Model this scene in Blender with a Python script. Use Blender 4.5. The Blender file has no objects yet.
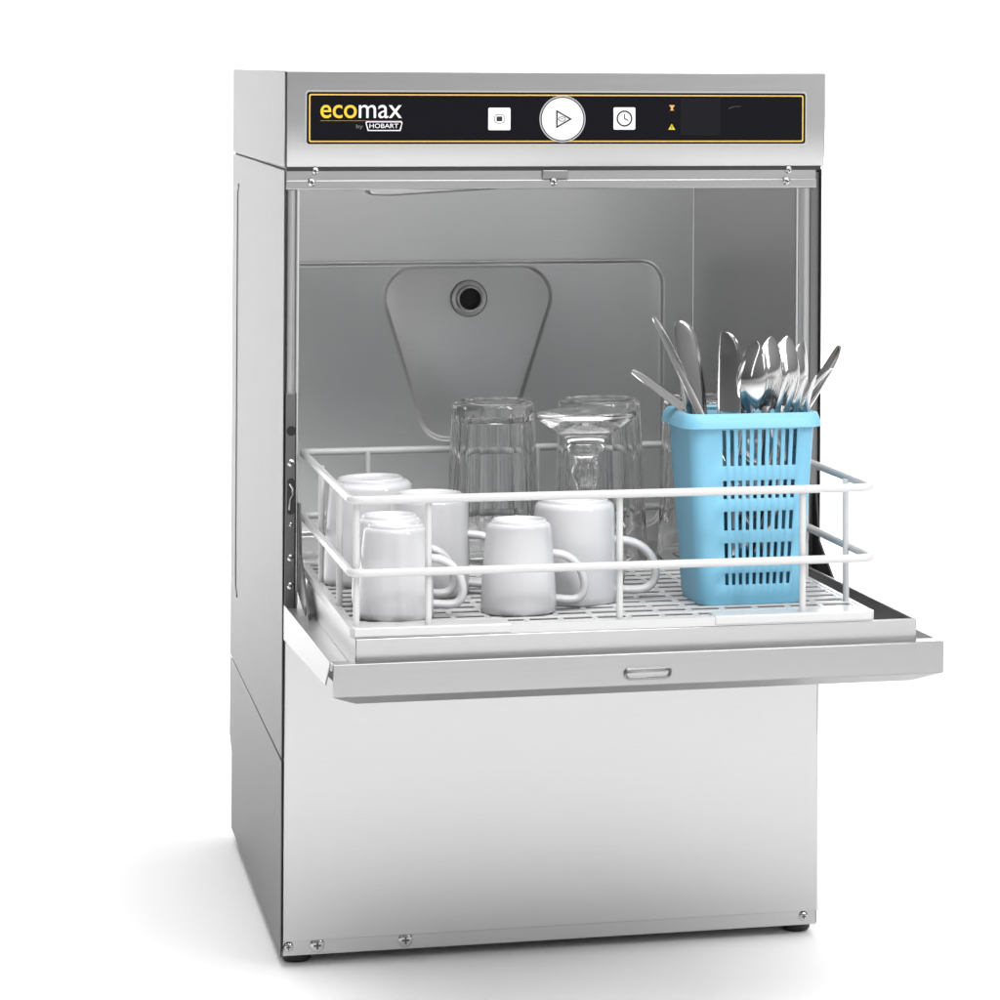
import bpy, bmesh, math, random
from mathutils import Vector, Matrix
random.seed(4)
PI = math.pi
scene = bpy.context.scene
COL = scene.collection
K = 0.026            # the open door rises by 2.6 % towards its front edge
ZG = 0.3160          # height of the rack grid at the cabinet front
ZF = -0.0105          # floor

# ------------------------------------------------------------------ materials
def mat(name, color, rough=0.5, metal=0.0, spec=0.5, coat=0.0, trans=0.0, ior=1.5, brush=None, emis=None, sss=0.0):
    m = bpy.data.materials.new(name); m.use_nodes = True
    nt = m.node_tree; b = nt.nodes['Principled BSDF']
    b.inputs['Base Color'].default_value = (*color, 1)
    b.inputs['Roughness'].default_value = rough
    b.inputs['Metallic'].default_value = metal
    b.inputs['IOR'].default_value = ior
    b.inputs['Specular IOR Level'].default_value = spec
    b.inputs['Coat Weight'].default_value = coat
    b.inputs['Coat Roughness'].default_value = 0.04
    b.inputs['Transmission Weight'].default_value = trans
    if sss:
        b.inputs['Subsurface Weight'].default_value = sss
        b.inputs['Subsurface Radius'].default_value = (0.004, 0.004, 0.004)
    if brush:
        # brushed grain: noise stretched along the rolling direction drives roughness, colour and a faint bump
        sc, amt, bump = brush
        tc = nt.nodes.new('ShaderNodeTexCoord'); mp = nt.nodes.new('ShaderNodeMapping')
        mp.inputs['Scale'].default_value = sc
        nz = nt.nodes.new('ShaderNodeTexNoise'); nz.inputs['Scale'].default_value = 1.0
        nz.inputs['Detail'].default_value = 4
        nt.links.new(tc.outputs['Object'], mp.inputs['Vector']); nt.links.new(mp.outputs['Vector'], nz.inputs['Vector'])
        mr = nt.nodes.new('ShaderNodeMapRange')
        mr.inputs['To Min'].default_value = rough - amt; mr.inputs['To Max'].default_value = rough + amt
        nt.links.new(nz.outputs['Fac'], mr.inputs['Value']); nt.links.new(mr.outputs['Result'], b.inputs['Roughness'])
        cr = nt.nodes.new('ShaderNodeMapRange'); cr.inputs['From Min'].default_value = 0.3; cr.inputs['From Max'].default_value = 0.7
        cr.inputs['To Min'].default_value = 0.975; cr.inputs['To Max'].default_value = 1.02
        cl = nt.nodes.new('ShaderNodeVectorMath'); cl.operation = 'SCALE'; cl.inputs[0].default_value = color
        nt.links.new(nz.outputs['Fac'], cr.inputs['Value']); nt.links.new(cr.outputs['Result'], cl.inputs['Scale'])
        nt.links.new(cl.outputs['Vector'], b.inputs['Base Color'])
        bp_ = nt.nodes.new('ShaderNodeBump'); bp_.inputs['Strength'].default_value = bump
        bp_.inputs['Distance'].default_value = 0.0005
        nt.links.new(nz.outputs['Fac'], bp_.inputs['Height']); nt.links.new(bp_.outputs['Normal'], b.inputs['Normal'])
    if emis:
        b.inputs['Emission Color'].default_value = (*emis[0], 1); b.inputs['Emission Strength'].default_value = emis[1]
    return m

BR_H = ((9, 9, 2200), 0.04, 0.03)
M_STEEL = mat('brushed_steel', (0.485, 0.485, 0.485), 0.30, 1.0, brush=BR_H)
M_SIDE_SHADE = mat('shaded_side_steel', (0.125, 0.125, 0.125), 0.40, 1.0, brush=((9, 1500, 9), 0.04, 0.03))  # steel with the side's dark reflection put into its base colour
M_TANK = mat('chamber_steel', (0.70, 0.70, 0.695), 0.36, 1.0, brush=((7, 7, 1500), 0.04, 0.03))
M_DOOR = mat('door_steel', (0.37, 0.37, 0.37), 0.30, 1.0, brush=BR_H)
M_BRIGHT = mat('bright_steel', (0.80, 0.80, 0.80), 0.16, 1.0)
M_CUT = mat('polished_cutlery', (0.54, 0.535, 0.53), 0.12, 1.0)
M_FORK = mat('satin_cutlery', (0.60, 0.60, 0.60), 0.22, 1.0)
M_DARKSTEEL_SHADE = mat('dark_steel_and_shade', (0.20, 0.20, 0.20), 0.32, 1.0)  # dark hinge arm steel; also shade painted on posts and door channel
M_GAP = mat('dark_gap', (0.02, 0.02, 0.02), 0.6)
M_SCREW = mat('screw_steel', (0.55, 0.55, 0.55), 0.2, 1.0)
M_RECESS = mat('screw_recess', (0.10, 0.10, 0.10), 0.4, 1.0)
M_RUBBER = mat('black_rubber', (0.008, 0.008, 0.008), 0.5)
M_PANEL = mat('black_gloss_panel', (0.005, 0.005, 0.008), 0.25, spec=0.12)
M_YELLOW = mat('yellow_print', (0.83, 0.52, 0.03), 0.4)
M_BORDER = mat('pale_yellow_line', (0.70, 0.47, 0.10), 0.4)
M_WPRINT = mat('white_print', (0.85, 0.85, 0.85), 0.4)
M_GPRINT = mat('grey_print', (0.16, 0.16, 0.17), 0.4)
M_BUTTON = mat('white_button', (0.92, 0.92, 0.92), 0.35)
M_BLACK = mat('black_print', (0.01, 0.01, 0.01), 0.5)
M_ORANGE = mat('orange_print', (0.72, 0.36, 0.12), 0.45)
M_SMOKE = mat('smoked_display', (0.010, 0.010, 0.013), 0.25, spec=0.12)
M_WIRE = mat('white_coated_wire', (0.53, 0.53, 0.53), 0.26, spec=0.5)
M_CERAMIC = mat('white_glazed_ceramic', (0.56, 0.56, 0.57), 0.06, spec=0.6)
M_GLASS = mat('clear_glass', (1.0, 1.0, 1.0), 0.0, trans=1.0, ior=1.5)
M_BLUE = mat('light_blue_plastic', (0.185, 0.45, 0.61), 0.40, spec=0.4, sss=0.15)
M_FLOOR = mat('white_studio_floor', (0.94, 0.94, 0.94), 0.9, spec=0.1)

# ------------------------------------------------------------------ mesh helpers
def box(bm, x0, x1, y0, y1, z0, z1, mi=0):
    v = [bm.verts.new((x, y, z)) for x in (x0, x1) for y in (y0, y1) for z in (z0, z1)]
    fs = [(0, 1, 3, 2), (4, 6, 7, 5), (0, 4, 5, 1), (2, 3, 7, 6), (0, 2, 6, 4), (1, 5, 7, 3)]
    for f in fs:
        fc = bm.faces.new([v[i] for i in f]); fc.material_index = mi
    return v

def hexa(bm, p, mi=0):
    """eight points: bottom ring of four, top ring of four"""
    v = [bm.verts.new(q) for q in p]
    for f in ((3, 2, 1, 0), (4, 5, 6, 7), (0, 1, 5, 4), (1, 2, 6, 5), (2, 3, 7, 6), (3, 0, 4, 7)):
        fc = bm.faces.new([v[i] for i in f]); fc.material_index = mi

def prism(bm, poly, axis, a0, a1, mi=0):
    """polygon of 2-D points pushed along an axis; (x,z) for y, (y,z) for x, (x,y) for z"""
    def P(q, a):
        return {'y': (q[0], a, q[1]), 'x': (a, q[0], q[1]), 'z': (q[0], q[1], a)}[axis]
    A = [bm.verts.new(P(q, a0)) for q in poly]; B = [bm.verts.new(P(q, a1)) for q in poly]
    n = len(poly)
    for f in (A[::-1], B):
        fc = bm.faces.new(f); fc.material_index = mi
    for i in range(n):
        fc = bm.faces.new((A[i], A[(i + 1) % n], B[(i + 1) % n], B[i])); fc.material_index = mi

def rrect(x0, x1, z0, z1, r, n=6):
    out = []
    for cx, cz, a in ((x1 - r, z1 - r, 0), (x0 + r, z1 - r, PI / 2), (x0 + r, z0 + r, PI), (x1 - r, z0 + r, 1.5 * PI)):
        for i in range(n + 1):
            t = a + PI / 2 * i / n
            out.append((cx + r * math.cos(t), cz + r * math.sin(t)))
    return out

def ring_prism(bm, outer, inner, axis, a0, a1, mi=0):
    def P(q, a):
        return {'y': (q[0], a, q[1]), 'x': (a, q[0], q[1]), 'z': (q[0], q[1], a)}[axis]
    n = len(outer)
    L = [[bm.verts.new(P(q, a)) for q in poly] for poly, a in ((outer, a0), (inner, a0), (inner, a1), (outer, a1))]
    for k in range(4):
        A, B = L[k], L[(k + 1) % 4]
        for i in range(n):
            fc = bm.faces.new((A[i], A[(i + 1) % n], B[(i + 1) % n], B[i])); fc.material_index = mi

def circle(cx, cz, r, n=40, a0=0.0):
    return [(cx + r * math.cos(a0 + 2 * PI * i / n), cz + r * math.sin(a0 + 2 * PI * i / n)) for i in range(n)]

def tube(bm, pts, r, n=10, closed=False, sx=1.0, sy=1.0, up=None, mi=0, caps=True, radii=None):
    pts = [Vector(p) for p in pts]; m = len(pts)
    tang = []
    for i in range(m):
        if closed:
            t = pts[(i + 1) % m] - pts[i - 1]
        else:
            t = pts[min(i + 1, m - 1)] - pts[max(i - 1, 0)]
        tang.append(t.normalized())
    u = Vector(up) if up else (Vector((0, 0, 1)) if abs(tang[0].z) < 0.9 else Vector((1, 0, 0)))
    rings = []
    nrm = None
    for i in range(m):
        t = tang[i]
        if up or nrm is None:
            nrm = (u - t * u.dot(t)).normalized()
        else:
            nrm = (nrm - t * nrm.dot(t)).normalized()
        b = t.cross(nrm)
        rr = radii[i] if radii else r
        rings.append([bm.verts.new(pts[i] + nrm * (rr * sy * math.cos(2 * PI * k / n)) + b * (rr * sx * math.sin(2 * PI * k / n))) for k in range(n)])
    for i in range(m if closed else m - 1):
        A, B = rings[i], rings[(i + 1) % m]
        for k in range(n):
            fc = bm.faces.new((A[k], A[(k + 1) % n], B[(k + 1) % n], B[k])); fc.material_index = mi
    if not closed and caps:
        fc = bm.faces.new(rings[0][::-1]); fc.material_index = mi
        fc = bm.faces.new(rings[-1]); fc.material_index = mi

def lathe(bm, prof, n=48, mod=None, close=False, cx=0.0, cy=0.0, mi=0):
    """profile of (r, z); r = 0 makes a pole"""
    rings = []
    for (r, z) in prof:
        if r < 1e-7:
            rings.append([bm.verts.new((cx, cy, z))])
        else:
            ring = []
            for k in range(n):
                a = 2 * PI * k / n
                rr = mod(r, z, a) if mod else r
                ring.append(bm.verts.new((cx + rr * math.cos(a), cy + rr * math.sin(a), z)))
            rings.append(ring)
    m = len(rings)
    for i in range(m if close else m - 1):
        A, B = rings[i], rings[(i + 1) % m]
        if len(A) == 1 and len(B) == 1: continue
        for k in range(n):
            k2 = (k + 1) % n
            if len(A) == 1: f = (A[0], B[k2], B[k])
            elif len(B) == 1: f = (A[k], A[k2], B[0])
            else: f = (A[k], A[k2], B[k2], B[k])
            fc = bm.faces.new(f); fc.material_index = mi

def obj(name, bm, mats, parent=None, bevel=0.0, sharp=35, smooth=True, seg=2, kind=None):
    bmesh.ops.recalc_face_normals(bm, faces=bm.faces)
    if parent is not None and parent.get('origin_at') is not None:
        bmesh.ops.translate(bm, verts=bm.verts, vec=-Vector(parent['origin_at']))
    me = bpy.data.meshes.new(name); bm.to_mesh(me); bm.free()
    for m in (mats if isinstance(mats, (list, tuple)) else [mats]): me.materials.append(m)
    if smooth:
        me.polygons.foreach_set('use_smooth', [True] * len(me.polygons))
        me.set_sharp_from_angle(angle=math.radians(sharp))
    o = bpy.data.objects.new(name, me); COL.objects.link(o)
    if parent is not None: o.parent = parent
    if parent is not None and parent.get('origin_at') is not None: o['origin_at'] = parent['origin_at']
    if bevel:
        md = o.modifiers.new('edge', 'BEVEL'); md.width = bevel; md.segments = seg
        md.limit_method = 'ANGLE'; md.angle_limit = math.radians(40)
    if kind: o['kind'] = kind
    return o

def thing(name, label, cat, loc=(0, 0, 0), rot=(0, 0, 0), group=None):
    o = bpy.data.objects.new(name, None); COL.objects.link(o)
    o.empty_display_size = 0.05
    o.location = loc; o.rotation_euler = rot; o['label'] = label; o['category'] = cat
    if group: o['group'] = group
    return o

def tag(o, label, cat, group=None):
    o['label'] = label; o['category'] = cat
    if group: o['group'] = group

def dup(root, loc, rot, label):
    r = root.copy(); COL.objects.link(r); r.location = loc; r.rotation_euler = rot; r['label'] = label
    for ch in list(root.children):
        c = ch.copy(); COL.objects.link(c); c.parent = r
        for g in list(ch.children):
            d_ = g.copy(); COL.objects.link(d_); d_.parent = c
    return r

def seat(x, y, dz=0.0):
    return (x, y, ZG - K * y + dz)

def text_into(bm, body, x0, x1, z0, z1, y, mi=0, bold=0.0, depth=0.0003):
    """lettering as geometry, fitted into a rectangle of the front plane"""
    cu = bpy.data.curves.new('lettering', 'FONT'); cu.body = body; cu.size = 1.0; cu.offset = bold; cu.resolution_u = 6
    o = bpy.data.objects.new('lettering', cu); COL.objects.link(o)
    bpy.context.view_layer.update()
    me = bpy.data.meshes.new_from_object(o.evaluated_get(bpy.context.evaluated_depsgraph_get()))
    vs = [v.co.copy() for v in me.vertices]
    ax, bx = min(v.x for v in vs), max(v.x for v in vs); az, bz = min(v.y for v in vs), max(v.y for v in vs)
    vm = [bm.verts.new((x0 + (v.x - ax) / (bx - ax) * (x1 - x0), y, z0 + (v.y - az) / (bz - az) * (z1 - z0))) for v in vs]
    geom = []
    for p in me.polygons:
        try:
            f = bm.faces.new([vm[i] for i in p.vertices]); f.material_index = mi; geom.append(f)
        except ValueError: pass
    ex = bmesh.ops.extrude_face_region(bm, geom=geom)
    bmesh.ops.translate(bm, verts=[e for e in ex['geom'] if isinstance(e, bmesh.types.BMVert)], vec=(0, -depth, 0))
    bpy.data.objects.remove(o); bpy.data.curves.remove(cu); bpy.data.meshes.remove(me)

# ------------------------------------------------------------------ setting: white studio floor and backdrop
bm = bmesh.new()
fl = [(-5, -6), (5, -6), (5, 2.4), (-5, 2.4)]
bm.faces.new([bm.verts.new((x, y, ZF)) for x, y in fl])
obj('floor', bm, M_FLOOR, kind='structure')
bm = bmesh.new()
prof = [(2.4, ZF)] + [(2.4 + 1.2 * math.sin(a), ZF + 1.2 - 1.2 * math.cos(a)) for a in [PI / 2 * i / 24 for i in range(1, 25)]] + [(3.6, 3.2)]
rows = [[bm.verts.new((x, y, z)) for (y, z) in prof] for x in (-5, 5)]
for i in range(len(prof) - 1):
    bm.faces.new((rows[0][i], rows[1][i], rows[1][i + 1], rows[0][i + 1]))
obj('backdrop', bm, M_FLOOR, kind='structure')

# ------------------------------------------------------------------ the dishwasher
W, D = 0.46, 0.471
DW = thing('dishwasher', 'stainless steel undercounter dishwasher with its drop down door open', 'dishwasher', (W / 2, D / 2, ZF))
DW['origin_at'] = (W / 2, D / 2, ZF)

# hood: top cover with folded front
bm = bmesh.new()
hp = [(D, 0.6465)] + [(0.0042 * max(0.0, 1 - i / 8) ** 2 + 0.0006 * max(0.0, i / 8 - 1) ** 2, 0.6465 + (0.7267 - 0.6465) * i / 16) for i in range(17)] + [(D, 0.7267)]
prism(bm, hp, 'x', 0.0, W)
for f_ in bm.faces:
    if len(f_.verts) > 4: f_.material_index = 1  # hood ends take the same painted side shade
hood = obj('hood', bm, [M_STEEL, M_SIDE_SHADE], DW, bevel=0.0010)
# the dark seams under the hood and down its front left corner
bm = bmesh.new()
box(bm, 0.0022, W - 0.003, 0.003, D - 0.003, 0.6440, 0.6472)
obj('hood_seam', bm, M_GAP, DW)
bm = bmesh.new()
box(bm, 0.0004, 0.0018, -0.0003, 0.0012, 0.6475, 0.7255)
obj('corner_seam', bm, M_GAP, hood)

# side panels
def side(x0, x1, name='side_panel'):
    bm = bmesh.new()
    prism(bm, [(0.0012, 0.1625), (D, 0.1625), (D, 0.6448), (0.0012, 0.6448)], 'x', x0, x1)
    return obj(name, bm, M_SIDE_SHADE, DW, bevel=0.0008)
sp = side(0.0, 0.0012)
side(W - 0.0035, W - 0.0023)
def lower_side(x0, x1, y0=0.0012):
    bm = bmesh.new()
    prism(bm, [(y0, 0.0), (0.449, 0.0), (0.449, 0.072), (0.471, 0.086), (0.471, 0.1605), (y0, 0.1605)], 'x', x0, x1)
    return obj('lower_side_panel', bm, M_SIDE_SHADE, DW, bevel=0.0008)
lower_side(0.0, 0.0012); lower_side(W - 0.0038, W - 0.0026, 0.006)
bm = bmesh.new()
box(bm, 0.0014, 0.004, 0.004, 0.46, 0.004, 0.64)
obj('side_backing', bm, M_GAP, DW)
# embossed field edge on the left side
bm = bmesh.new()
tube(bm, [(0.0, 0.405, 0.617), (0.0, 0.4135, 0.612), (0.0, 0.416, 0.605), (0.0, 0.416, 0.25), (0.0, 0.414, 0.236), (0.0, 0.40, 0.230)], 0.0022, 8, sy=1.0, sx=0.45, up=(0, 1, 0))
obj('embossed_edge', bm, M_SIDE_SHADE, sp)
# rear panel
bm = bmesh.new(); box(bm, 0.0015, W - 0.004, 0.446, 0.4485, 0.002, 0.64)
obj('rear_panel', bm, M_STEEL, DW)

# lower front panel, kick plate
bm = bmesh.new()
box(bm, 0.0022, W - 0.0042, 0.0, 0.0012, 0.0122, 0.262)
box(bm, 0.0022, 0.0034, 0.0012, 0.012, 0.0122, 0.262)
box(bm, W - 0.0054, W - 0.0042, 0.0012, 0.012, 0.0122, 0.262)
fp = obj('front_panel', bm, M_STEEL, DW, bevel=0.0009)
bm = bmesh.new()
box(bm, W - 0.0038, W - 0.0024, 0.0004, 0.0014, 0.0122, 0.262)
obj('corner_flange', bm, M_BRIGHT, DW)
bm = bmesh.new()
box(bm, 0.0026, W - 0.0042, 0.0034, 0.0046, 0.0008, 0.0135)
box(bm, 0.0026, W - 0.0042, 0.0034, 0.03, 0.0, 0.0008)
kp = obj('kick_plate', bm, M_STEEL, DW)
bm = bmesh.new()
box(bm, 0.0042, W - 0.012, 0.0062, 0.44, 0.001, 0.010)
obj('base_tray', bm, M_GAP, DW)

def screw(name_parent, x, y, z, r=0.0042, h=0.0022):
    bm = bmesh.new()
    pr = [(0, 0)]
    for i in range(1, 7):
        a = PI / 2 * i / 6
        pr.append((r * math.sin(a), -h * math.cos(a) + h))
    prof = [(rr, zz) for rr, zz in pr]
    # domed head facing the viewer along -y
    rings = []
    n = 16
    for rr, dd in prof:
        if rr == 0: rings.append([bm.verts.new((x, y - h, z))])
        else: rings.append([bm.verts.new((x + rr * math.cos(2 * PI * k / n), y - h + dd, z + rr * math.sin(2 * PI * k / n))) for k in range(n)])
    for a, b in zip(rings, rings[1:]):
        for k in range(n):
            k2 = (k + 1) % n
            bm.faces.new((a[0], b[k], b[k2]) if len(a) == 1 else (a[k], b[k], b[k2], a[k2]))
    # cross recess, dark
    s = r * 0.48
    box(bm, x - s, x + s, y - h - 0.0001, y - h + 0.0012, z - r * 0.14, z + r * 0.14, 1)
    box(bm, x - r * 0.14, x + r * 0.14, y - h - 0.00015, y - h + 0.0012, z - s, z + s, 1)
    return obj('screw', bm, [M_SCREW, M_RECESS], name_parent)
for x in (0.0068, 0.0305, 0.1035, 0.4450): screw(kp, x, 0.0034, 0.0074, 0.0062 if 0.02 < x < 0.2 else 0.0042)

# feet
for x, y in ((0.0125, 0.030), (0.4415, 0.030), (0.0125, 0.40), (0.4415, 0.40)):
    bm = bmesh.new()
    lathe(bm, [(0, ZF), (0.0105, ZF), (0.0122, ZF + 0.002), (0.0122, ZF + 0.006), (0.010, ZF + 0.008), (0.008, 0.001), (0, 0.001)], 32, cx=x + 0.004, cy=y)
    obj('foot', bm, M_RUBBER, DW)

# frame round the opening
bm = bmesh.new()
box(bm, 0.0012, 0.459 - 0.006, 0.0030, 0.0045, 0.6360, 0.6448)
box(bm, 0.0012, 0.459 - 0.006, 0.0012, 0.0030, 0.6288, 0.6366)
tr = obj('top_rail', bm, M_STEEL, DW, bevel=0.0008)
for x in (0.0225, 0.2245, 0.4262): screw(tr, x, 0.0012, 0.6346, 0.0036)
for x in (0.0255, 0.4285): screw(tr, x, 0.0030, 0.6440, 0.0034)
bm = bmesh.new(); box(bm, 0.2150, 0.2365, -0.0002, 0.003, 0.6372, 0.6444)
obj('latch_tab', bm, M_DOOR, tr, bevel=0.0006)

def strip(x0, x1, z0, z1, y=0.004, bow=0.0025):
    bm = bmesh.new()
    n = 10
    poly = [(x0, y + 0.012)] + [(x0 + (x1 - x0) * i / n, y - bow * math.sin(PI * i / n)) for i in range(n + 1)] + [(x1, y + 0.012)]
    A = [bm.verts.new((px, py, z0)) for px, py in poly]; B = [bm.verts.new((px, py, z1)) for px, py in poly]
    for i in range(len(poly)):
        j = (i + 1) % len(poly); bm.faces.new((A[i], A[j], B[j], B[i]))
    bm.faces.new(A[::-1]); bm.faces.new(B)
    return bm
lstrip = obj('frame_post', strip(0.0014, 0.0103, 0.266, 0.6286), M_STEEL, DW)
rstrip = obj('frame_post', strip(0.4378, 0.4485, 0.266, 0.6286), M_STEEL, DW)
# bright rolled lips at the chamber mouth
for x in (0.0114, 0.4362):
    bm = bmesh.new(); tube(bm, [(x, 0.0032, 0.27), (x, 0.0032, 0.6286)], 0.0012, 10)
    obj('chamber_lip', bm, M_BRIGHT, lstrip if x < 0.1 else rstrip)
bm = bmesh.new(); box(bm, 0.4490, 0.4562, 0.0055, 0.0070, 0.262, 0.642)
obj('door_channel', bm, M_DARKSTEEL_SHADE, DW)  # recess shade of the channel put into its dark colour

# added dark plates: the lower posts' dark reflection put into colour
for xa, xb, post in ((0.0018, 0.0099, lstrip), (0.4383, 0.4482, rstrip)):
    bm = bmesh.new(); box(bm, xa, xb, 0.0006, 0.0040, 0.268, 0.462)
    obj('shade_plate', bm, M_DARKSTEEL_SHADE, post, bevel=0.0004)
# hinge hardware on the posts
for x, post in ((0.0067, lstrip), (0.4443, rstrip)):
    for z, r in ((0.4048, 0.0034), (0.3545, 0.0020), (0.3270, 0.0032), (0.3040, 0.0032)):
        screw(post, x, 0.0007, z, r, 0.0018)
    bm = bmesh.new(); prism(bm, circle(x, 0.4312, 0.0040, 20), 'y', 0.0002, 0.004)
    obj('plug_hole', bm, M_RUBBER, post)
    bm = bmesh.new()
    prism(bm, rrect(x - 0.0030, x + 0.0030, 0.3625, 0.3925, 0.0029), 'y', 0.0002, 0.004, 0)
    tube(bm, [(x - 0.0012, -0.0002, 0.388), (x + 0.0012, -0.0010, 0.384), (x + 0.001, -0.0010, 0.379), (x - 0.001, -0.0010, 0.3755), (x - 0.0012, -0.0002, 0.3665)], 0.0009, 8, mi=1)
    obj('hinge_slot', bm, [M_GAP, M_BRIGHT], post)

# wash chamber
cx0, cx1, cyb, cz0, cz1 = 0.0126, 0.4389, 0.3923, 0.270, 0.640
bm = bmesh.new()
t = 0.0012
box(bm, cx0 - t, cx0, 0.006, cyb, cz0, cz1)
box(bm, cx1, cx1 + t, 0.006, cyb, cz0, cz1)
box(bm, cx0, cx1, 0.006, cyb, cz1 - t, cz1)
box(bm, cx0, cx1, 0.006, cyb, cz0, cz0 + t)
ch = obj('wash_chamber', bm, M_TANK, DW)
bm = bmesh.new(); tube(bm, [(cx1 - 0.0004, cyb - 0.0004, cz0 + 0.002), (cx1 - 0.0004, cyb - 0.0004, cz1 - 0.002)], 0.0010, 8)
obj('weld_seam', bm, M_BRIGHT, ch)
bm = bmesh.new()
box(bm, cx0 - t, cx1 + t, cyb, cyb + t, cz0, cz1)
bw = obj('chamber_back', bm, M_TANK, DW)

def plateau(name, outline, h, w, y, m=M_TANK):
    """raised field pressed into the sheet: sloped border w wide, h high, facing -y"""
    bm = bmesh.new()
    n = len(outline)
    def off(d):
        out = []
        for i in range(n):
            p0, p1, p2 = Vector(outline[i - 1]), Vector(outline[i]), Vector(outline[(i + 1) % n])
            t_ = (p2 - p0).normalized(); nn = Vector((-t_.y, t_.x)); out.append(p1 + nn * d)
        return out
    levels = []
    for f in (0, 0.25, 0.5, 0.75, 1.0):
        levels.append(([p for p in off(w * f)], y - h * (0.5 - 0.5 * math.cos(PI * f))))
    R_ = [[bm.verts.new((p.x, yy, p.y)) for p in ps] for ps, yy in levels]
    for A, B in zip(R_, R_[1:]):
        for i in range(n): bm.faces.new((A[i], A[(i + 1) % n], B[(i + 1) % n], B[i]))
    bm.faces.new(R_[-1])
    return obj(name, bm, m, bw, sharp=60)

def round_poly(pts, radii, n=10):
    out = []
    m = len(pts)
    for i in range(m):
        p0, p1, p2 = Vector(pts[i - 1]), Vector(pts[i]), Vector(pts[(i + 1) % m])
        a, b = (p0 - p1).normalized(), (p2 - p1).normalized()
        ang = a.angle(b); d = radii[i] / math.tan(ang / 2)
        c = p1 + (a + b).normalized() * (radii[i] / math.sin(ang / 2))
        s, e = p1 + a * d, p1 + b * d
        a0 = math.atan2(s.y - c.y, s.x - c.x); a1 = math.atan2(e.y - c.y, e.x - c.x)
        da = (a1 - a0 + PI) % (2 * PI) - PI
        for k in range(n + 1):
            tt = a0 + da * k / n; out.append((c.x + radii[i] * math.cos(tt), c.y + radii[i] * math.sin(tt)))
    return out
plateau('pressed_field', round_poly([(0.0185, 0.285), (0.4095, 0.285), (0.4095, 0.5445), (0.0185, 0.5445)], [0.02, 0.02, 0.024, 0.024]), -0.0035, 0.0050, cyb - 0.0037)
plateau('sump_field', round_poly([(0.176, 0.372), (0.258, 0.372), (0.311, 0.541), (0.123, 0.541)], [0.030, 0.030, 0.032, 0.032]), 0.0022, 0.0050, cyb - 0.0002)
# wash water inlet
yb = cyb - 0.0024
bm = bmesh.new()
def yl(bm, prof, cx, cz, n=36, mi=0):
    rings = []
    for r, y in prof:
        rings.append([bm.verts.new((cx, y, cz))] if r == 0 else [bm.verts.new((cx + r * math.cos(2 * PI * k / n), y, cz + r * math.sin(2 * PI * k / n))) for k in range(n)])
    for a, b in zip(rings, rings[1:]):
        for k in range(n):
            k2 = (k + 1) % n
            if len(a) == 1: f = (a[0], b[k], b[k2])
            elif len(b) == 1: f = (a[k], b[0], a[k2])
            else: f = (a[k], b[k], b[k2], a[k2])
            fc = bm.faces.new(f); fc.material_index = mi
yl(bm, [(0.0178, yb), (0.0178, yb - 0.003), (0.0165, yb - 0.0045), (0.0132, yb - 0.005), (0.0120, yb - 0.0105), (0.0105, yb - 0.011), (0.0098, yb - 0.010), (0.0098, yb - 0.001)], 0.2171, 0.5087)
yl(bm, [(0.0098, yb - 0.001), (0, yb - 0.001)], 0.2171, 0.5087, mi=1)
obj('water_inlet', bm, [M_STEEL, M_RUBBER], bw)
# rinse arm under the chamber roof
bm = bmesh.new()
prism(bm, [(0.080, 0.6275), (0.082, 0.6205), (0.098, 0.6195), (0.20, 0.6255), (0.26, 0.6255), (0.36, 0.632), (0.375, 0.6345), (0.36, 0.638), (0.092, 0.638)], 'y', 0.088, 0.116)
obj('rinse_arm', bm, M_TANK, DW, bevel=0.002)
bm = bmesh.new()
box(bm, 0.060, 0.105, 0.0012, 0.0035, 0.6284, 0.6288)
obj('rail_lip', bm, M_BRIGHT, tr)

# control panel
cp_y = -0.0006
bm = bmesh.new()
prism(bm, rrect(0.0165, 0.4433, 0.6650, 0.7107, 0.0030), 'y', -0.0003, 0.0025, 1)
prism(bm, rrect(0.0178, 0.4420, 0.6664, 0.7093, 0.0024), 'y', cp_y, 0.0025, 0)
cp = obj('control_panel', bm, [M_PANEL, M_BRIGHT], DW)
bm = bmesh.new()
ring_prism(bm, rrect(0.0196, 0.4402, 0.6680, 0.7076, 0.0016), rrect(0.0207, 0.4391, 0.6691, 0.7065, 0.0012), 'y', cp_y - 0.0002, cp_y)
obj('border_line', bm, M_BORDER, cp)
# lettering
ly = cp_y - 0.0001
bm = bmesh.new()
text_into(bm, 'eco', 0.0290, 0.0588, 0.6877, 0.6986, ly, 0, bold=0.006)
text_into(bm, 'max', 0.0606, 0.0962, 0.6877, 0.6986, ly, 1, bold=0.0)
box(bm, 0.0290, 0.0962, ly - 0.0002, ly, 0.6854, 0.6858, 2)
text_into(bm, 'by', 0.0585, 0.0640, 0.6785, 0.6826, ly, 3, bold=0.0)
text_into(bm, 'HOBART', 0.0695, 0.0934, 0.6796, 0.6832, ly, 1, bold=0.0)
def logo_shape(g):
    return [(0.0668 + g, 0.6851 - g), (0.0662 + g, 0.6838 - g * .5), (0.0680 + g, 0.6772 + g), (0.0952 - g, 0.6772 + g), (0.0968 - g, 0.6838 - g * .5), (0.0962 - g, 0.6851 - g)]
ring_prism(bm, logo_shape(0), logo_shape(0.0008), 'y', ly - 0.0002, ly, 1)
obj('logo_lettering', bm, [M_YELLOW, M_WPRINT, mat('dull_yellow_print', (0.35, 0.2, 0.01), 0.5), M_GPRINT], cp)
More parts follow.
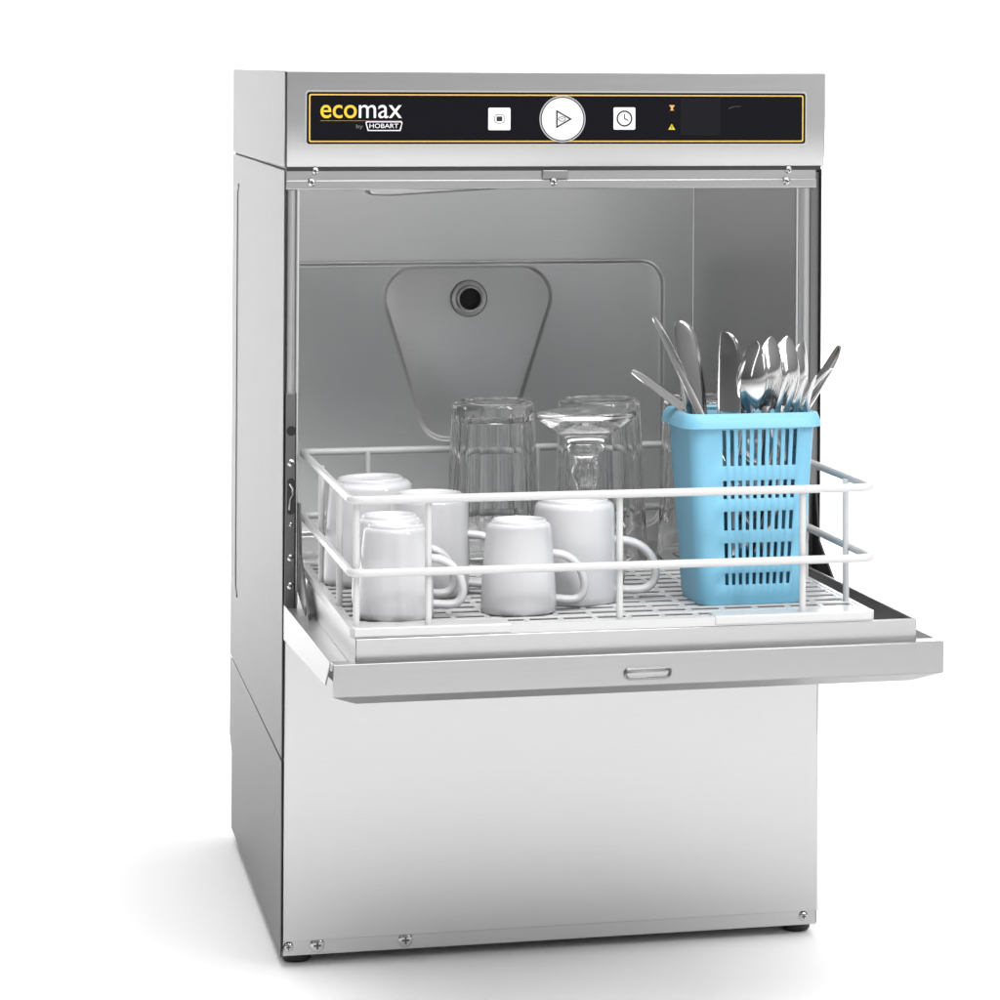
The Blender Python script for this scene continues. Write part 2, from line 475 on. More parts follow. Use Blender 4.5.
# stop button
def sq_button(cx, cz, s=0.0093):
    bm = bmesh.new(); prism(bm, rrect(cx - s, cx + s, cz - s, cz + s, 0.0011, 4), 'y', cp_y - 0.0008, cp_y + 0.0002, 0)
    return bm
by = cp_y - 0.0008
bm = sq_button(0.1778, 0.6872)
ring_prism(bm, rrect(0.1732, 0.1826, 0.6834, 0.6912, 0.0037), rrect(0.1737, 0.1821, 0.6839, 0.6907, 0.0032), 'y', by - 0.0002, by, 1)
prism(bm, rrect(0.1754, 0.1802, 0.6853, 0.6893, 0.0004, 2), 'y', by - 0.0002, by, 1)
obj('stop_button', bm, [M_BUTTON, M_BLACK], cp)
# timer button
bm = sq_button(0.2842, 0.6877)
ring_prism(bm, circle(0.2842, 0.6877, 0.0068), circle(0.2842, 0.6877, 0.0055), 'y', by - 0.0002, by, 1)
prism(bm, [(0.2837, 0.6915), (0.2846, 0.6915), (0.2846, 0.6880), (0.2878, 0.6864), (0.2874, 0.6856), (0.2837, 0.6873)], 'y', by - 0.0002, by, 1)
obj('timer_button', bm, [M_BUTTON, M_BLACK], cp)
# start button
bm = bmesh.new()
sx, sz = 0.2312, 0.6872
ring_prism(bm, circle(sx, sz, 0.0196, 56), circle(sx, sz, 0.0186, 56), 'y', cp_y - 0.0010, cp_y + 0.0002, 2)
ring_prism(bm, circle(sx, sz, 0.0186, 56), circle(sx, sz, 0.0176, 56), 'y', cp_y - 0.0006, cp_y + 0.0002, 1)
prism(bm, circle(sx, sz, 0.0176, 56), 'y', cp_y - 0.0012, cp_y + 0.0002, 0)
by = cp_y - 0.0012
tri = lambda g: [(sx - 0.0055 + g, sz + 0.0078 - 1.7 * g), (sx + 0.0082 - 2.0 * g, sz), (sx - 0.0055 + g, sz - 0.0078 + 1.7 * g)]
ring_prism(bm, tri(0), tri(0.0013), 'y', by - 0.0002, by, 1)
ring_prism(bm, [(sx - 0.0005 + 0.0034 * math.cos(a), sz + 0.0022 * math.sin(a)) for a in [2 * PI * i / 24 for i in range(24)]],
           [(sx - 0.0005 + 0.0026 * math.cos(a), sz + 0.0014 * math.sin(a)) for a in [2 * PI * i / 24 for i in range(24)]], 'y', by - 0.0002, by, 3)
box(bm, sx - 0.002, sx + 0.001, by - 0.0002, by, sz - 0.0003, sz + 0.0004, 3)
obj('start_button', bm, [M_BUTTON, M_BLACK, M_BRIGHT, M_GPRINT], cp)
# indicators
bm = bmesh.new()
prism(bm, [(0.3228, 0.6990), (0.3278, 0.6990), (0.3262, 0.6968), (0.3262, 0.6952), (0.3273, 0.6945), (0.3233, 0.6945), (0.3244, 0.6952), (0.3244, 0.6968)], 'y', ly - 0.0002, ly)
obj('indicator_icon', bm, M_ORANGE, cp)
bm = bmesh.new()
prism(bm, [(0.3222, 0.6783), (0.3251, 0.6832), (0.3282, 0.6783)], 'y', ly - 0.0002, ly, 0)
box(bm, 0.3248, 0.3255, ly - 0.0003, ly - 0.0001, 0.6792, 0.6817, 1)
obj('indicator_icon', bm, [mat('warning_yellow', (0.72, 0.55, 0.03), 0.45), M_BLACK], cp)
bm = bmesh.new()
prism(bm, rrect(0.3325, 0.3672, 0.6735, 0.7050, 0.0012), 'y', ly - 0.0002, ly)
obj('display_window', bm, M_SMOKE, cp)
bm = bmesh.new()
prism(bm, [(0.3745, 0.6965), (0.3790, 0.6982), (0.3850, 0.6984), (0.3850, 0.6978), (0.3795, 0.6976), (0.3748, 0.6958)], 'y', ly - 0.0002, ly)
obj('indicator_icon', bm, mat('faint_print', (0.03, 0.03, 0.032), 0.4), cp)

# ------------------------------------------------------------------ the open door (tilted up towards its front edge)
def tilt(bm, keep=None):
    for v in bm.verts: v.co.z += -K * v.co.y
yF = -0.3355
# outer skin: ledge, front wall, chamfer with mitred ends, underside
bm = bmesh.new()
zt, zb = 0.2933, 0.2700
def quad(*p):
    bm.faces.new([bm.verts.new(q) for q in p])
xl, xr = 0.0009, 0.4592
hexa(bm, [(xl, yF, zb), (xr, yF, zb), (xr, yF + 0.0012, zb), (xl, yF + 0.0012, zb), (xl, yF, zt), (xr, yF, zt), (xr, yF + 0.0012, zt), (xl, yF + 0.0012, zt)])
hexa(bm, [(xl, yF + 0.0012, zt - 0.0012), (xr, yF + 0.0012, zt - 0.0012), (xr, -0.318, zt - 0.0012), (xl, -0.318, zt - 0.0012), (xl, yF + 0.0012, zt), (xr, yF + 0.0012, zt), (xr, -0.318, zt), (xl, -0.318, zt)])
# chamfer below the front edge
hexa(bm, [(xl + 0.019, yF + 0.020, zb - 0.0085), (xr - 0.019, yF + 0.020, zb - 0.0085), (xr - 0.019, yF + 0.0216, zb - 0.0085), (xl + 0.019, yF + 0.0216, zb - 0.0085),
          (xl, yF + 0.0001, zb), (xr, yF + 0.0001, zb), (xr, yF + 0.0014, zb), (xl, yF + 0.0014, zb)])
hexa(bm, [(xl + 0.019, yF + 0.0216, zb - 0.0085), (xr - 0.019, yF + 0.0216, zb - 0.0085), (xr - 0.004, -0.012, 0.2605), (xl + 0.004, -0.012, 0.2605),
          (xl + 0.019, yF + 0.0216, zb - 0.0073), (xr - 0.019, yF + 0.0216, zb - 0.0073), (xr - 0.004, -0.012, 0.2617), (xl + 0.004, -0.012, 0.2617)])
tilt(bm)
door = obj('door', bm, M_DOOR, DW, bevel=0.0007)
# side flanges
for x0, x1 in ((0.0006, 0.0018), (0.4582, 0.4594)):
    bm = bmesh.new()
    prism(bm, [(-0.006, 0.2895), (-0.006, 0.2612), (-0.290, 0.2715), (-0.318, 0.2926)], 'x', x0, x1)
    tilt(bm); obj('side_flange', bm, M_DOOR, door, bevel=0.0004)
# inner face of the door and the raised pan that carries the rack
bm = bmesh.new()
box(bm, 0.0018, 0.4582, -0.318, -0.010, 0.2860, 0.2872)
tilt(bm); obj('inner_face', bm, M_TANK, door)
px0, px1, pyf, pyr, pz = 0.0186, 0.4418, -0.3225, -0.012, 0.3092
bm = bmesh.new()
w = 0.0022
ring_prism(bm, [(px0, pyf), (px1, pyf), (px1, pyr), (px0, pyr)], [(px0 + w, pyf + w), (px1 - w, pyf + w), (px1 - w, pyr - w), (px0 + w, pyr - w)], 'z', 0.2872, pz)
tilt(bm); pan = obj('inner_pan', bm, M_STEEL, door, bevel=0.0008)
bm = bmesh.new(); box(bm, px0 + w, px1 - w, pyf + w, pyr - w, 0.2876, 0.2886)
tilt(bm); obj('pan_floor', bm, mat('pan_steel', (0.40, 0.40, 0.40), 0.35, 1.0), door)
# pressed grip in the front edge
bm = bmesh.new()
gx0, gx1, gz0, gz1 = 0.2135, 0.2500, 0.2738, 0.2834
pl = rrect(gx0, gx1, gz0, gz1, 0.0047, 8)
pin = rrect(gx0 + 0.0026, gx1 - 0.0026, gz0 + 0.0026, gz1 - 0.0026, 0.0021, 8)
n = len(pl)
R_ = [[bm.verts.new((p[0], yF - 0.0001, p[1])) for p in pl]]
for f in (0.25, 0.5, 0.75, 1.0):
    R_.append([bm.verts.new((a[0] + (b[0] - a[0]) * f, yF - 0.0001 - 0.0026 * math.sin(PI * f), a[1] + (b[1] - a[1]) * f)) for a, b in zip(pl, pin)])
for A, B in zip(R_, R_[1:]):
    for i in range(n): bm.faces.new((A[i], A[(i + 1) % n], B[(i + 1) % n], B[i]))
bm.faces.new(R_[-1])
tilt(bm); obj('door_grip', bm, M_DOOR, door, sharp=70)
# hinge arms from the posts to the door
for x in (0.0125, 0.4520):
    bm = bmesh.new()
    prism(bm, [(0.004, 0.372), (0.010, 0.300), (-0.050, 0.2885), (-0.075, 0.2885), (-0.075, 0.294), (-0.012, 0.330), (-0.002, 0.372)], 'x', x, x + 0.0022)
    box(bm, x - 0.0008, x + 0.003, -0.062, -0.054, 0.290, 0.298)
    obj('hinge_arm', bm, M_DARKSTEEL_SHADE if x < 0.1 else M_RUBBER, door, bevel=0.0005)

# ------------------------------------------------------------------ wire rack
RX, RY = 0.0163, -0.317
RACK = thing('dish_rack', 'white plastic coated wire dish rack resting on the open door', 'dish rack', seat(RX, RY, 0.0), (-K, 0, -0.0136))
LX, LY = 0.3918, 0.367                       # local size
ht, hm = 0.0925, 0.0398                      # rail heights above the grid
def loop(z, r=0.010, n=6):
    return [(p[0], p[1], z) for p in rrect(0, LX, 0, LY, r, n)]
rw = 0.0031
for h_, nm in ((ht, 'top_rail'), (hm, 'middle_rail')):
    bm = bmesh.new(); tube(bm, loop(h_), rw, 12, closed=True, up=(0, 0, 1)); obj(nm, bm, M_WIRE, RACK)
posts = [(0.0565, 0), (0.1985, 0), (0.3380, 0), (0.0545, LY), (0.1985, LY), (0.3385, LY),
         (0, 0.008), (0, 0.120), (0, 0.252), (LX, 0.062), (LX, 0.185), (LX, 0.300)]
for x, y in posts:
    ix = 0.0044 if x == 0 else (-0.0044 if x == LX else 0); iy = 0.0044 if y == 0 else (-0.0044 if y == LY else 0)
    bm = bmesh.new(); tube(bm, [(x + ix, y + iy, -0.001), (x + ix, y + iy, ht * 0.5), (x + ix, y + iy, ht)], 0.0025, 10)
    obj('post', bm, M_WIRE, RACK)
bm = bmesh.new()
nx, ny = 16, 16
for i in range(nx):
    x = 0.004 + (LX - 0.008) * i / (nx - 1)
    box(bm, x - 0.0022, x + 0.0022, 0.001, LY - 0.001, -0.0022, -0.0004)
for j in range(ny):
    y = 0.0045 + (LY - 0.009) * j / (ny - 1)
    box(bm, 0.001, LX - 0.001, y - 0.0024, y + 0.0024, -0.0019, 0.0)
    if j < ny - 1:
        y += (LY - 0.009) / (ny - 1) / 2
        box(bm, 0.001, LX - 0.001, y - 0.0017, y + 0.0017, -0.0026, -0.0008)
obj('base_grid', bm, M_WIRE, RACK, bevel=0.0006, seg=1)
bm = bmesh.new()
ring_prism(bm, rrect(-0.001, LX + 0.001, -0.0025, LY + 0.0025, 0.006), rrect(0.0025, LX - 0.0025, 0.0012, LY - 0.0012, 0.003), 'z', -0.0066, 0.0)
obj('base_frame', bm, M_WIRE, RACK)
for x0, x1 in ((0.0015, 0.1170), (0.2690, LX - 0.001)):
    bm = bmesh.new(); box(bm, x0, x1, -0.0032, 0.0200, -0.0062, 0.0008)
    obj('corner_plate', bm, M_WIRE, RACK, bevel=0.0012)

# ------------------------------------------------------------------ mugs, upside down on the rack
def mug(name, label, H, rr, rs, rf, hz, hr, hw, loc, yaw, handle=True, bulge=1.0):
    """H height, rr rim radius (down), rs shoulder radius, rf foot ring radius (up)"""
    t_ = thing(name, label, 'mug', loc, (-K, 0, yaw), 'white mugs upside down on the rack')
    prof = [(rr - 0.0030, 0.0012), (rr - 0.0012, 0.0), (rr, 0.0012)]
    zs = H * 0.90
    for i in range(1, 15):
        f = i / 14
        prof.append((rr + (rs - rr) * (f ** 1.5) * bulge, 0.0012 + (zs - 0.0012) * f))
    for i in range(1, 8):
        a = PI / 2 * i / 7
        prof.append((rf + (rs - rf) * math.cos(a), zs + (H - 0.0024 - zs) * math.sin(a)))
    prof += [(rf - 0.0004, H - 0.0008), (rf - 0.0014, H), (rf - 0.0030, H - 0.0006), (rf - 0.0042, H - 0.0024), (rf * 0.5, H - 0.0030), (0, H - 0.0031)]
    inner = [(0, H - 0.008), (rs - 0.012, H - 0.009), (rs - 0.0055, H * 0.86)]
    for i in range(1, 8):
        f = i / 7; inner.append((rs - 0.0045 + (rr - rs + 0.0015) * f, H * 0.86 * (1 - f) + 0.0012 * f))
    bm = bmesh.new(); lathe(bm, inner[:-1] + prof, 64)
    obj('body', bm, M_CERAMIC, t_, sharp=50)
    if handle:
        bm = bmesh.new()
        zc = hz; pts = []
        r_at = lambda z: rr + (rs - rr) * (min(max(z / zs, 0), 1) ** 1.5) * bulge
        for i in range(21):
            f = i / 20
            a = PI * 0.62 - PI * 1.30 * f
            ex = hr * (0.30 + 0.72 * (math.sin(PI * min(1, f * 1.02)) ** 0.62)) if 0 < f < 1 else 0
            z = zc + hw * math.cos(PI * f) * (1.0 if f < .5 else 0.95) - 0.006 * math.sin(PI * f)
            rad = r_at(z) - 0.0016 + (hr * (math.sin(PI * f) ** 0.60) if 0 < f < 1 else 0)
            pts.append((rad, 0, z))
        tube(bm, pts, 0.0039, 12, sx=1.35, sy=0.85, up=None)
        obj('handle', bm, M_CERAMIC, t_, sharp=70)
    return t_
small = (0.0690, 0.0286, 0.0243, 0.0210, 0.0255, 0.0235, 0.0175)
big = (0.0785, 0.0324, 0.0308, 0.0262, 0.0270, 0.0325, 0.0195)
E_ = mug('small_mug', 'small white mug at the rack front, standing alone before a large mug', *small, seat(0.1495, -0.2580), -0.10)
dup(E_, seat(0.0560, -0.2630), (-K, 0, -0.10), 'small white mug in the front left corner of the rack')
dup(E_, seat(0.0590, -0.2055), (-K, 0, -0.06), 'small white mug directly behind the front left corner mug')
F_ = mug('large_mug', 'large white mug below the upturned stemmed glass, handle towards the blue basket', *big, seat(0.2005, -0.2165), -0.08)
dup(F_, seat(0.0975, -0.1500), (-K, 0, -0.25), 'large white mug between the two small left mugs and the first tumbler')
mug('large_mug', 'wide white mug farthest back on the left, next to the rack side', 0.0835, 0.0390, 0.0335, 0.0265, 0.04, 0.028, 0.02, seat(0.0640, -0.0720), 1.15)

# ------------------------------------------------------------------ glasses, upside down
def tumbler(label, H=0.1365, r0=0.0398, r1=0.0345):
    nf = 16
    def facet(r, z, a):
        # flutes flatten the wall above the rim band and end in rounded arches
        w_ = 2 * PI / nf
        u = ((a + w_ / 2) % w_) - w_ / 2
        pol = r * (0.950 + 0.050 * (abs(u) / (w_ / 2)) ** 2)
        arch = 0.030 + 0.010 * (abs(u) / (w_ / 2)) ** 2.2
        m_ = min(1, max(0, (z - arch) / 0.006)); m_ *= min(1, max(0, (H - 0.006 - z) / 0.006))
        m_ = m_ * m_ * (3 - 2 * m_)
        return r + (pol - r) * m_
    outer = [(r0 - 0.0008, 0.0), (r0 - 0.0001, 0.0008)]
    for i in range(1, 40):
        f = i / 40; z = 0.0008 + (H - 0.0045) * f
        outer.append((r0 + (r1 - r0) * f + 0.0008 * max(0, 1 - f * 6), z))
    outer += [(r1 - 0.0003, H - 0.0028), (r1 - 0.0022, H - 0.0006), (r1 - 0.005, H), (r1 - 0.009, H - 0.0012), (0, H - 0.0022)]
    inner = [(0, H - 0.0125), (r1 - 0.011, H - 0.0135), (r1 - 0.0065, H - 0.0175)]
    for i in range(1, 12):
        f = i / 11; inner.append((r1 - 0.0060 + (r0 - r1 + 0.0038) * f, (H - 0.021) * (1 - f) + 0.0006 * f))
    bm = bmesh.new()
    lathe(bm, inner + outer, 192, mod=lambda r, z, a: r)
    # only the outer wall is faceted
    for v in bm.verts:
        rr = math.hypot(v.co.x, v.co.y)
        f = (v.co.z - 0.0008) / (H - 0.0045)
        ro = r0 + (r1 - r0) * f
        if rr > ro - 0.0012 and 0.002 < v.co.z < H - 0.0035:
            a = math.atan2(v.co.y, v.co.x); k = facet(rr, v.co.z, a) / rr
            v.co.x *= k; v.co.y *= k
    o = obj('glass_tumbler', bm, M_GLASS, None, sharp=40)
    tag(o, label, 'glass', 'clear tumblers upside down at the rack back')
    return o
g1 = tumbler('clear fluted tumbler upside down, leftmost glass beside the white mugs')
g1.location = seat(0.1760, 0.006); g1.rotation_euler = (-K, 0, 0.12)
for (x, y, rz, lab) in ((0.2672, 0.006, 0.3, 'clear fluted tumbler upside down directly behind the stemmed glass'), (0.3570, 0.006, 0.05, 'clear fluted tumbler upside down, mostly hidden behind the blue cutlery basket')):
    g = g1.copy(); COL.objects.link(g); g.location = seat(x, y); g.rotation_euler = (-K, 0, rz); g['label'] = lab
# stemmed glass
GH = 0.1380
prof_o = [(0.0290, 0.0), (0.0298, 0.0008), (0.0315, 0.012), (0.0325, 0.026), (0.0312, 0.040), (0.0255, 0.053), (0.0160, 0.0625), (0.0092, 0.068), (0.0072, 0.073),
          (0.0082, 0.078), (0.0112, 0.0835), (0.0120, 0.088), (0.0098, 0.0925), (0.0082, 0.096), (0.0100, 0.100), (0.0145, 0.1040), (0.0150, 0.1065), (0.0135, 0.109),
          (0.0165, 0.1130), (0.0270, 0.1205), (0.0370, 0.1270), (0.0402, 0.1300), (0.0406, 0.1320), (0.0398, 0.1337), (0.0350, 0.1344), (0.0200, 0.1325), (0, 0.1310)]
prof_i = [(0, 0.062), (0.0120, 0.0585), (0.0228, 0.050), (0.0288, 0.039), (0.0302, 0.026), (0.0293, 0.012), (0.0276, 0.0008)]
bm = bmesh.new(); lathe(bm, [(a, b * 0.1378 / 0.1344) for a, b in prof_i + prof_o], 72)
gob = obj('stemmed_glass', bm, M_GLASS, None, sharp=60)
tag(gob, 'short stemmed glass upside down with its round foot on top', 'glass')
gob.location = seat(0.2278, -0.1300); gob.rotation_euler = (-K, 0, 0.3)

# ------------------------------------------------------------------ cutlery basket
BX, BY = 0.3285, -0.2320
BASK = thing('cutlery_basket', 'light blue slotted plastic basket full of cutlery', 'basket', seat(BX, BY), (-K, 0, 0))
BH = 0.1435
def bw_(z): return 0.0410 + (0.0500 - 0.0410) * z / BH, 0.0350 + (0.0415 - 0.0350) * z / BH
rc = 0.0105
slot_w, pitch = 0.0030, 0.00575
off = 0.0042
cols = [off + (i - 4.5) * pitch for i in range(10)]
def per(z):
    hx, hy = bw_(z); pts = []; tags = []
    def arc(cx, cy, a):
        for i in range(7):
            t_ = a + PI / 2 * i / 6
            pts.append((cx + rc * math.cos(t_), cy + rc * math.sin(t_))); tags.append('s')
    # front wall left to right, with two points per slot
    def wall(y, sgn):
        order = cols if sgn > 0 else [-c for c in cols]
        s = hx / 0.0455
        seq = order if sgn > 0 else order
        for c in seq:
            a, b = (c - slot_w / 2) * s, (c + slot_w / 2) * s
            if sgn < 0: a, b = (-c + slot_w / 2) * s - 0, (-c - slot_w / 2) * s
            pts.append((a, y)); tags.append('o'); pts.append((b, y)); tags.append('s')
    arc(-hx + rc, -hy + rc, PI)
    wall(-hy, 1)
    arc(hx - rc, -hy + rc, 1.5 * PI)
    ys = (-0.5, 0.0, 0.5)
    for q in ys: pts.append((hx, q * (hy - rc))); tags.append('s')
    arc(hx - rc, hy - rc, 0)
    s = hx / 0.0455
    for c in [x - 2 * off for x in cols][::-1]:
        pts.append(((c + slot_w / 2) * s, hy)); tags.append('o'); pts.append(((c - slot_w / 2) * s, hy)); tags.append('s')
    arc(-hx + rc, hy - rc, PI / 2)
    for q in (0.5, 0.0, -0.5): pts.append((-hx, q * (hy - rc))); tags.append('s')
    return pts, tags
rows_open = [(0.0150, 0.0240), (0.0335, 0.0470), (0.0565, 0.0710), (0.0805, 0.0945), (0.1055, 0.1330)]
zl = [0.0] + [z for r_ in rows_open for z in r_] + [BH - 0.002]
zl.insert(1, 0.006)
bm = bmesh.new()
L = []
for z in zl:
    p, tg = per(z); k = 1.0
    L.append([bm.verts.new((q[0] * (0.985 if z == 0 else 1), q[1] * (0.985 if z == 0 else 1), z)) for q in p])
n = len(L[0])
for j in range(len(zl) - 1):
    op = any(abs(zl[j] - r_[0]) < 1e-6 for r_ in rows_open)
    for i in range(n):
        if op and tg[i] == 'o': continue
        bm.faces.new((L[j][i], L[j][(i + 1) % n], L[j + 1][(i + 1) % n], L[j + 1][i]))
bm.faces.new(L[0][::-1])
bmesh.ops.recalc_face_normals(bm, faces=bm.faces)
bo = obj('basket_body', bm, M_BLUE, BASK, sharp=40)
md = bo.modifiers.new('wall', 'SOLIDIFY'); md.thickness = 0.0018; md.offset = -1
# turned-over rim
bm = bmesh.new()
def rr_at(g): 
    hx, hy = bw_(BH); return rrect(-hx - g, hx + g, -hy - g, hy + g, rc + g, 8)
secs = [(-0.0018, BH - 0.004), (-0.0018, BH + 0.0005), (0.0002, BH + 0.0020), (0.0022, BH + 0.0012), (0.0046, BH - 0.0045), (0.0056, BH - 0.0088), (0.0044, BH - 0.0092), (0.0034, BH - 0.0055), (0.0002, BH - 0.0045)]
R_ = [[bm.verts.new((p[0], p[1], z)) for p in rr_at(g)] for g, z in secs]
n = len(R_[0])
for i in range(len(R_)):
    A, B = R_[i], R_[(i + 1) % len(R_)]
    for k in range(n): bm.faces.new((A[k], A[(k + 1) % n], B[(k + 1) % n], B[k]))
obj('basket_rim', bm, M_BLUE, BASK, sharp=50)

# ------------------------------------------------------------------ cutlery
def loft(bm, secs, n=14, cap=True):
    """sections (z, half width, half thickness, y offset, x offset)"""
    R_ = []
    for s in secs:
        z, hw, th, yo = s[:4]; xo = s[4] if len(s) > 4 else 0
        ring = []
        for k in range(n):
            a = 2 * PI * k / n
            ca, sa = math.cos(a), math.sin(a)
            ring.append(bm.verts.new((xo + hw * math.copysign(abs(ca) ** 0.75, ca), yo + th * math.copysign(abs(sa) ** 0.75, sa), z)))
        R_.append(ring)
    for A, B in zip(R_, R_[1:]):
        for k in range(n): bm.faces.new((A[k], A[(k + 1) % n], B[(k + 1) % n], B[k]))
    if cap:
        bm.faces.new(R_[0][::-1]); bm.faces.new(R_[-1])

def knife_bm(Lh=0.095, Lb=0.115, wb=0.0105):
    bm = bmesh.new()
    S = [(0, 0.003, 0.0018, 0), (0.002, 0.0075, 0.0032, 0), (0.02, 0.0085, 0.0036, 0), (Lh * 0.6, 0.0072, 0.0034, 0), (Lh - 0.006, 0.0058, 0.0036, 0), (Lh, 0.0062, 0.0030, 0)]
    S += [(Lh + 0.006, wb * 0.80, 0.0012, 0), (Lh + 0.018, wb * 0.96, 0.0010, 0), (Lh + Lb * 0.45, wb, 0.0009, 0), (Lh + Lb * 0.75, wb * 0.96, 0.0008, 0)]
    for i in range(1, 9):
        a = PI / 2 * i / 8.3
        S.append((Lh + Lb * (0.75 + 0.25 * math.sin(a)), wb * 0.96 * (0.22 + 0.78 * math.cos(a)), 0.0007, 0, -wb * 0.5 * (1 - math.cos(a))))
    loft(bm, S); return bm

def spoon_bm(Ls=0.125, Lb=0.064, wb=0.0205, dep=0.0075):
    bm = bmesh.new()
    S = [(0, 0.004, 0.0010, 0), (0.003, 0.0085, 0.0014, 0), (0.03, 0.0088, 0.0014, 0), (Ls * 0.6, 0.0052, 0.0017, 0.002), (Ls * 0.9, 0.0036, 0.0020, 0.003), (Ls + 0.004, 0.0042, 0.0016, 0.0012)]
    loft(bm, S)
    nu, nv = 22, 14
    T = 0.0011
    G = [[], []]
    for side_ in (0, 1):
        for i in range(nu + 1):
            u = i / nu
            zc = Ls + Lb * u
            hw = wb * (math.sin(PI * min(1, 0.03 + 0.97 * u) ** 0.86) ** 0.62) if 0 < u < 1 else 0.0006
            if u == 0: hw = 0.0042
            hw = max(hw, 0.0006 if u > 0.5 else 0.0040)
            row = []
            for j in range(nv + 1):
                v = -1 + 2 * j / nv
                d_ = dep * (1 - v * v) ** 0.8 * (math.sin(PI * min(1, max(0, u))) ** 0.7 if 0 < u < 1 else 0) * (hw / wb)
                row.append(bm.verts.new((hw * v, d_ + (T if side_ else 0), zc)))
            G[side_].append(row)
    for s_ in (0, 1):
        for i in range(nu):
            for j in range(nv):
                bm.faces.new((G[s_][i][j], G[s_][i][j + 1], G[s_][i + 1][j + 1], G[s_][i + 1][j]))
    for i in range(nu):
        for j in (0, nv): bm.faces.new((G[0][i][j], G[0][i + 1][j], G[1][i + 1][j], G[1][i][j]))
    for j in range(nv):
        for i in (0, nu): bm.faces.new((G[0][i][j], G[0][i][j + 1], G[1][i][j + 1], G[1][i][j]))
    return bm

def fork_bm(Ls=0.125, wt=0.0122):
    bm = bmesh.new()
    S = [(0, 0.004, 0.0010, 0), (0.003, 0.0085, 0.0014, 0), (0.03, 0.0088, 0.0014, 0), (Ls * 0.6, 0.0050, 0.0017, 0.002), (Ls * 0.9, 0.0036, 0.0020, 0.003),
         (Ls, 0.0060, 0.0013, 0.001), (Ls + 0.008, wt * 0.93, 0.0010, -0.0015), (Ls + 0.016, wt, 0.0010, -0.003), (Ls + 0.0205, wt, 0.0010, -0.0032)]
    loft(bm, S, 16)
    for i in range(4):
        xc = (-0.75 + 0.5 * i) * wt
        hw = wt * 0.155
        T_ = [(Ls + 0.019, hw * 1.25, 0.00095, -0.0031, xc), (Ls + 0.030, hw, 0.0009, -0.0026, xc), (Ls + 0.045, hw * 0.85, 0.0008, 0.0002, xc * 1.02), (Ls + 0.056, hw * 0.62, 0.0007, 0.004, xc * 1.02), (Ls + 0.060, hw * 0.28, 0.0005, 0.006, xc * 1.02)]
        loft(bm, T_, 10)
    return bm

def cutlery(name, bm, tip, low, roll, length, label, group):
    """stands with its head at `tip`, its shaft running through `low`; roll turns it about the shaft"""
    tip, low = Vector(tip), Vector(low)
    zax = (tip - low).normalized()
    ref = Vector((1, 0, 0)); xax = (ref - zax * ref.dot(zax)).normalized(); yax = zax.cross(xax)
    M = Matrix((xax, yax, zax)).transposed() @ Matrix.Rotation(roll, 3, 'Z')
    o = obj(name, bm, M_FORK if 'fork' in name else M_CUT, None, sharp=50)
    o.matrix_world = Matrix.Translation(tip - zax * length) @ M.to_4x4()
    tag(o, label, name.split('_')[-1], group)
    return o
GK, GS, GF = 'table knives in the blue basket', 'spoons in the blue basket', 'forks in the blue basket'
cutlery('table_knife', knife_bm(0.060, 0.098, 0.0078), (0.2442, -0.219, 0.4988), (0.2891, -0.224, 0.4646), 0.95, 0.158, 'dark knife lying lowest and jutting far left out of the basket', GK)
cutlery('table_knife', knife_bm(0.095, 0.095, 0.0088), (0.2585, -0.234, 0.5405), (0.2927, -0.242, 0.4665), 1.0, 0.190, 'knife seen edge on, leaning steeply left, with the highest tip', GK)
cutlery('table_knife', knife_bm(0.095, 0.095, 0.0100), (0.2852, -0.219, 0.5360), (0.2934, -0.226, 0.4647), 0.15, 0.190, 'broad upright knife with its flat blade facing front', GK)
cutlery('table_knife', knife_bm(0.090, 0.094, 0.0100), (0.3168, -0.239, 0.5279), (0.3151, -0.244, 0.4647), -0.62, 0.184, 'upright knife just left of the spoons, blade turned half sideways', GK)
cutlery('table_knife', knife_bm(0.090, 0.092, 0.0085), (0.4181, -0.199, 0.5120), (0.3740, -0.214, 0.4520), -1.15, 0.182, 'knife leaning right, its tip the farthest right of all', GK)
SP = dict(Lb=0.058, wb=0.0150, dep=0.0072)
cutlery('table_spoon', spoon_bm(**SP), (0.3355, -0.250, 0.5217), (0.3265, -0.246, 0.4662), PI - 0.80, 0.183, 'leftmost spoon, its bowl leaning right', GS)
cutlery('table_spoon', spoon_bm(**SP), (0.3497, -0.238, 0.5243), (0.3440, -0.240, 0.4644), PI + 0.45, 0.183, 'second spoon from the left, back of its bowl facing front', GS)
cutlery('table_spoon', spoon_bm(**SP), (0.3663, -0.224, 0.5228), (0.3586, -0.230, 0.4638), PI + 0.25, 0.183, 'third spoon from the left, standing behind the fork tines', GS)
cutlery('table_spoon', spoon_bm(**SP), (0.3830, -0.210, 0.5182), (0.3680, -0.222, 0.4627), PI + 0.85, 0.183, 'rightmost spoon, bowl turned sideways behind the forks', GS)
cutlery('table_fork', fork_bm(0.125, 0.0150), (0.3655, -0.264, 0.4985), (0.3615, -0.259, 0.4669), PI + 0.12, 0.185, 'fork at the very front of the basket, four tines fanned right', GF)
cutlery('table_fork', fork_bm(0.125, 0.0135), (0.3930, -0.240, 0.5015), (0.3735, -0.240, 0.4652), PI + 1.35, 0.185, 'fork turned sideways behind the front fork', GF)

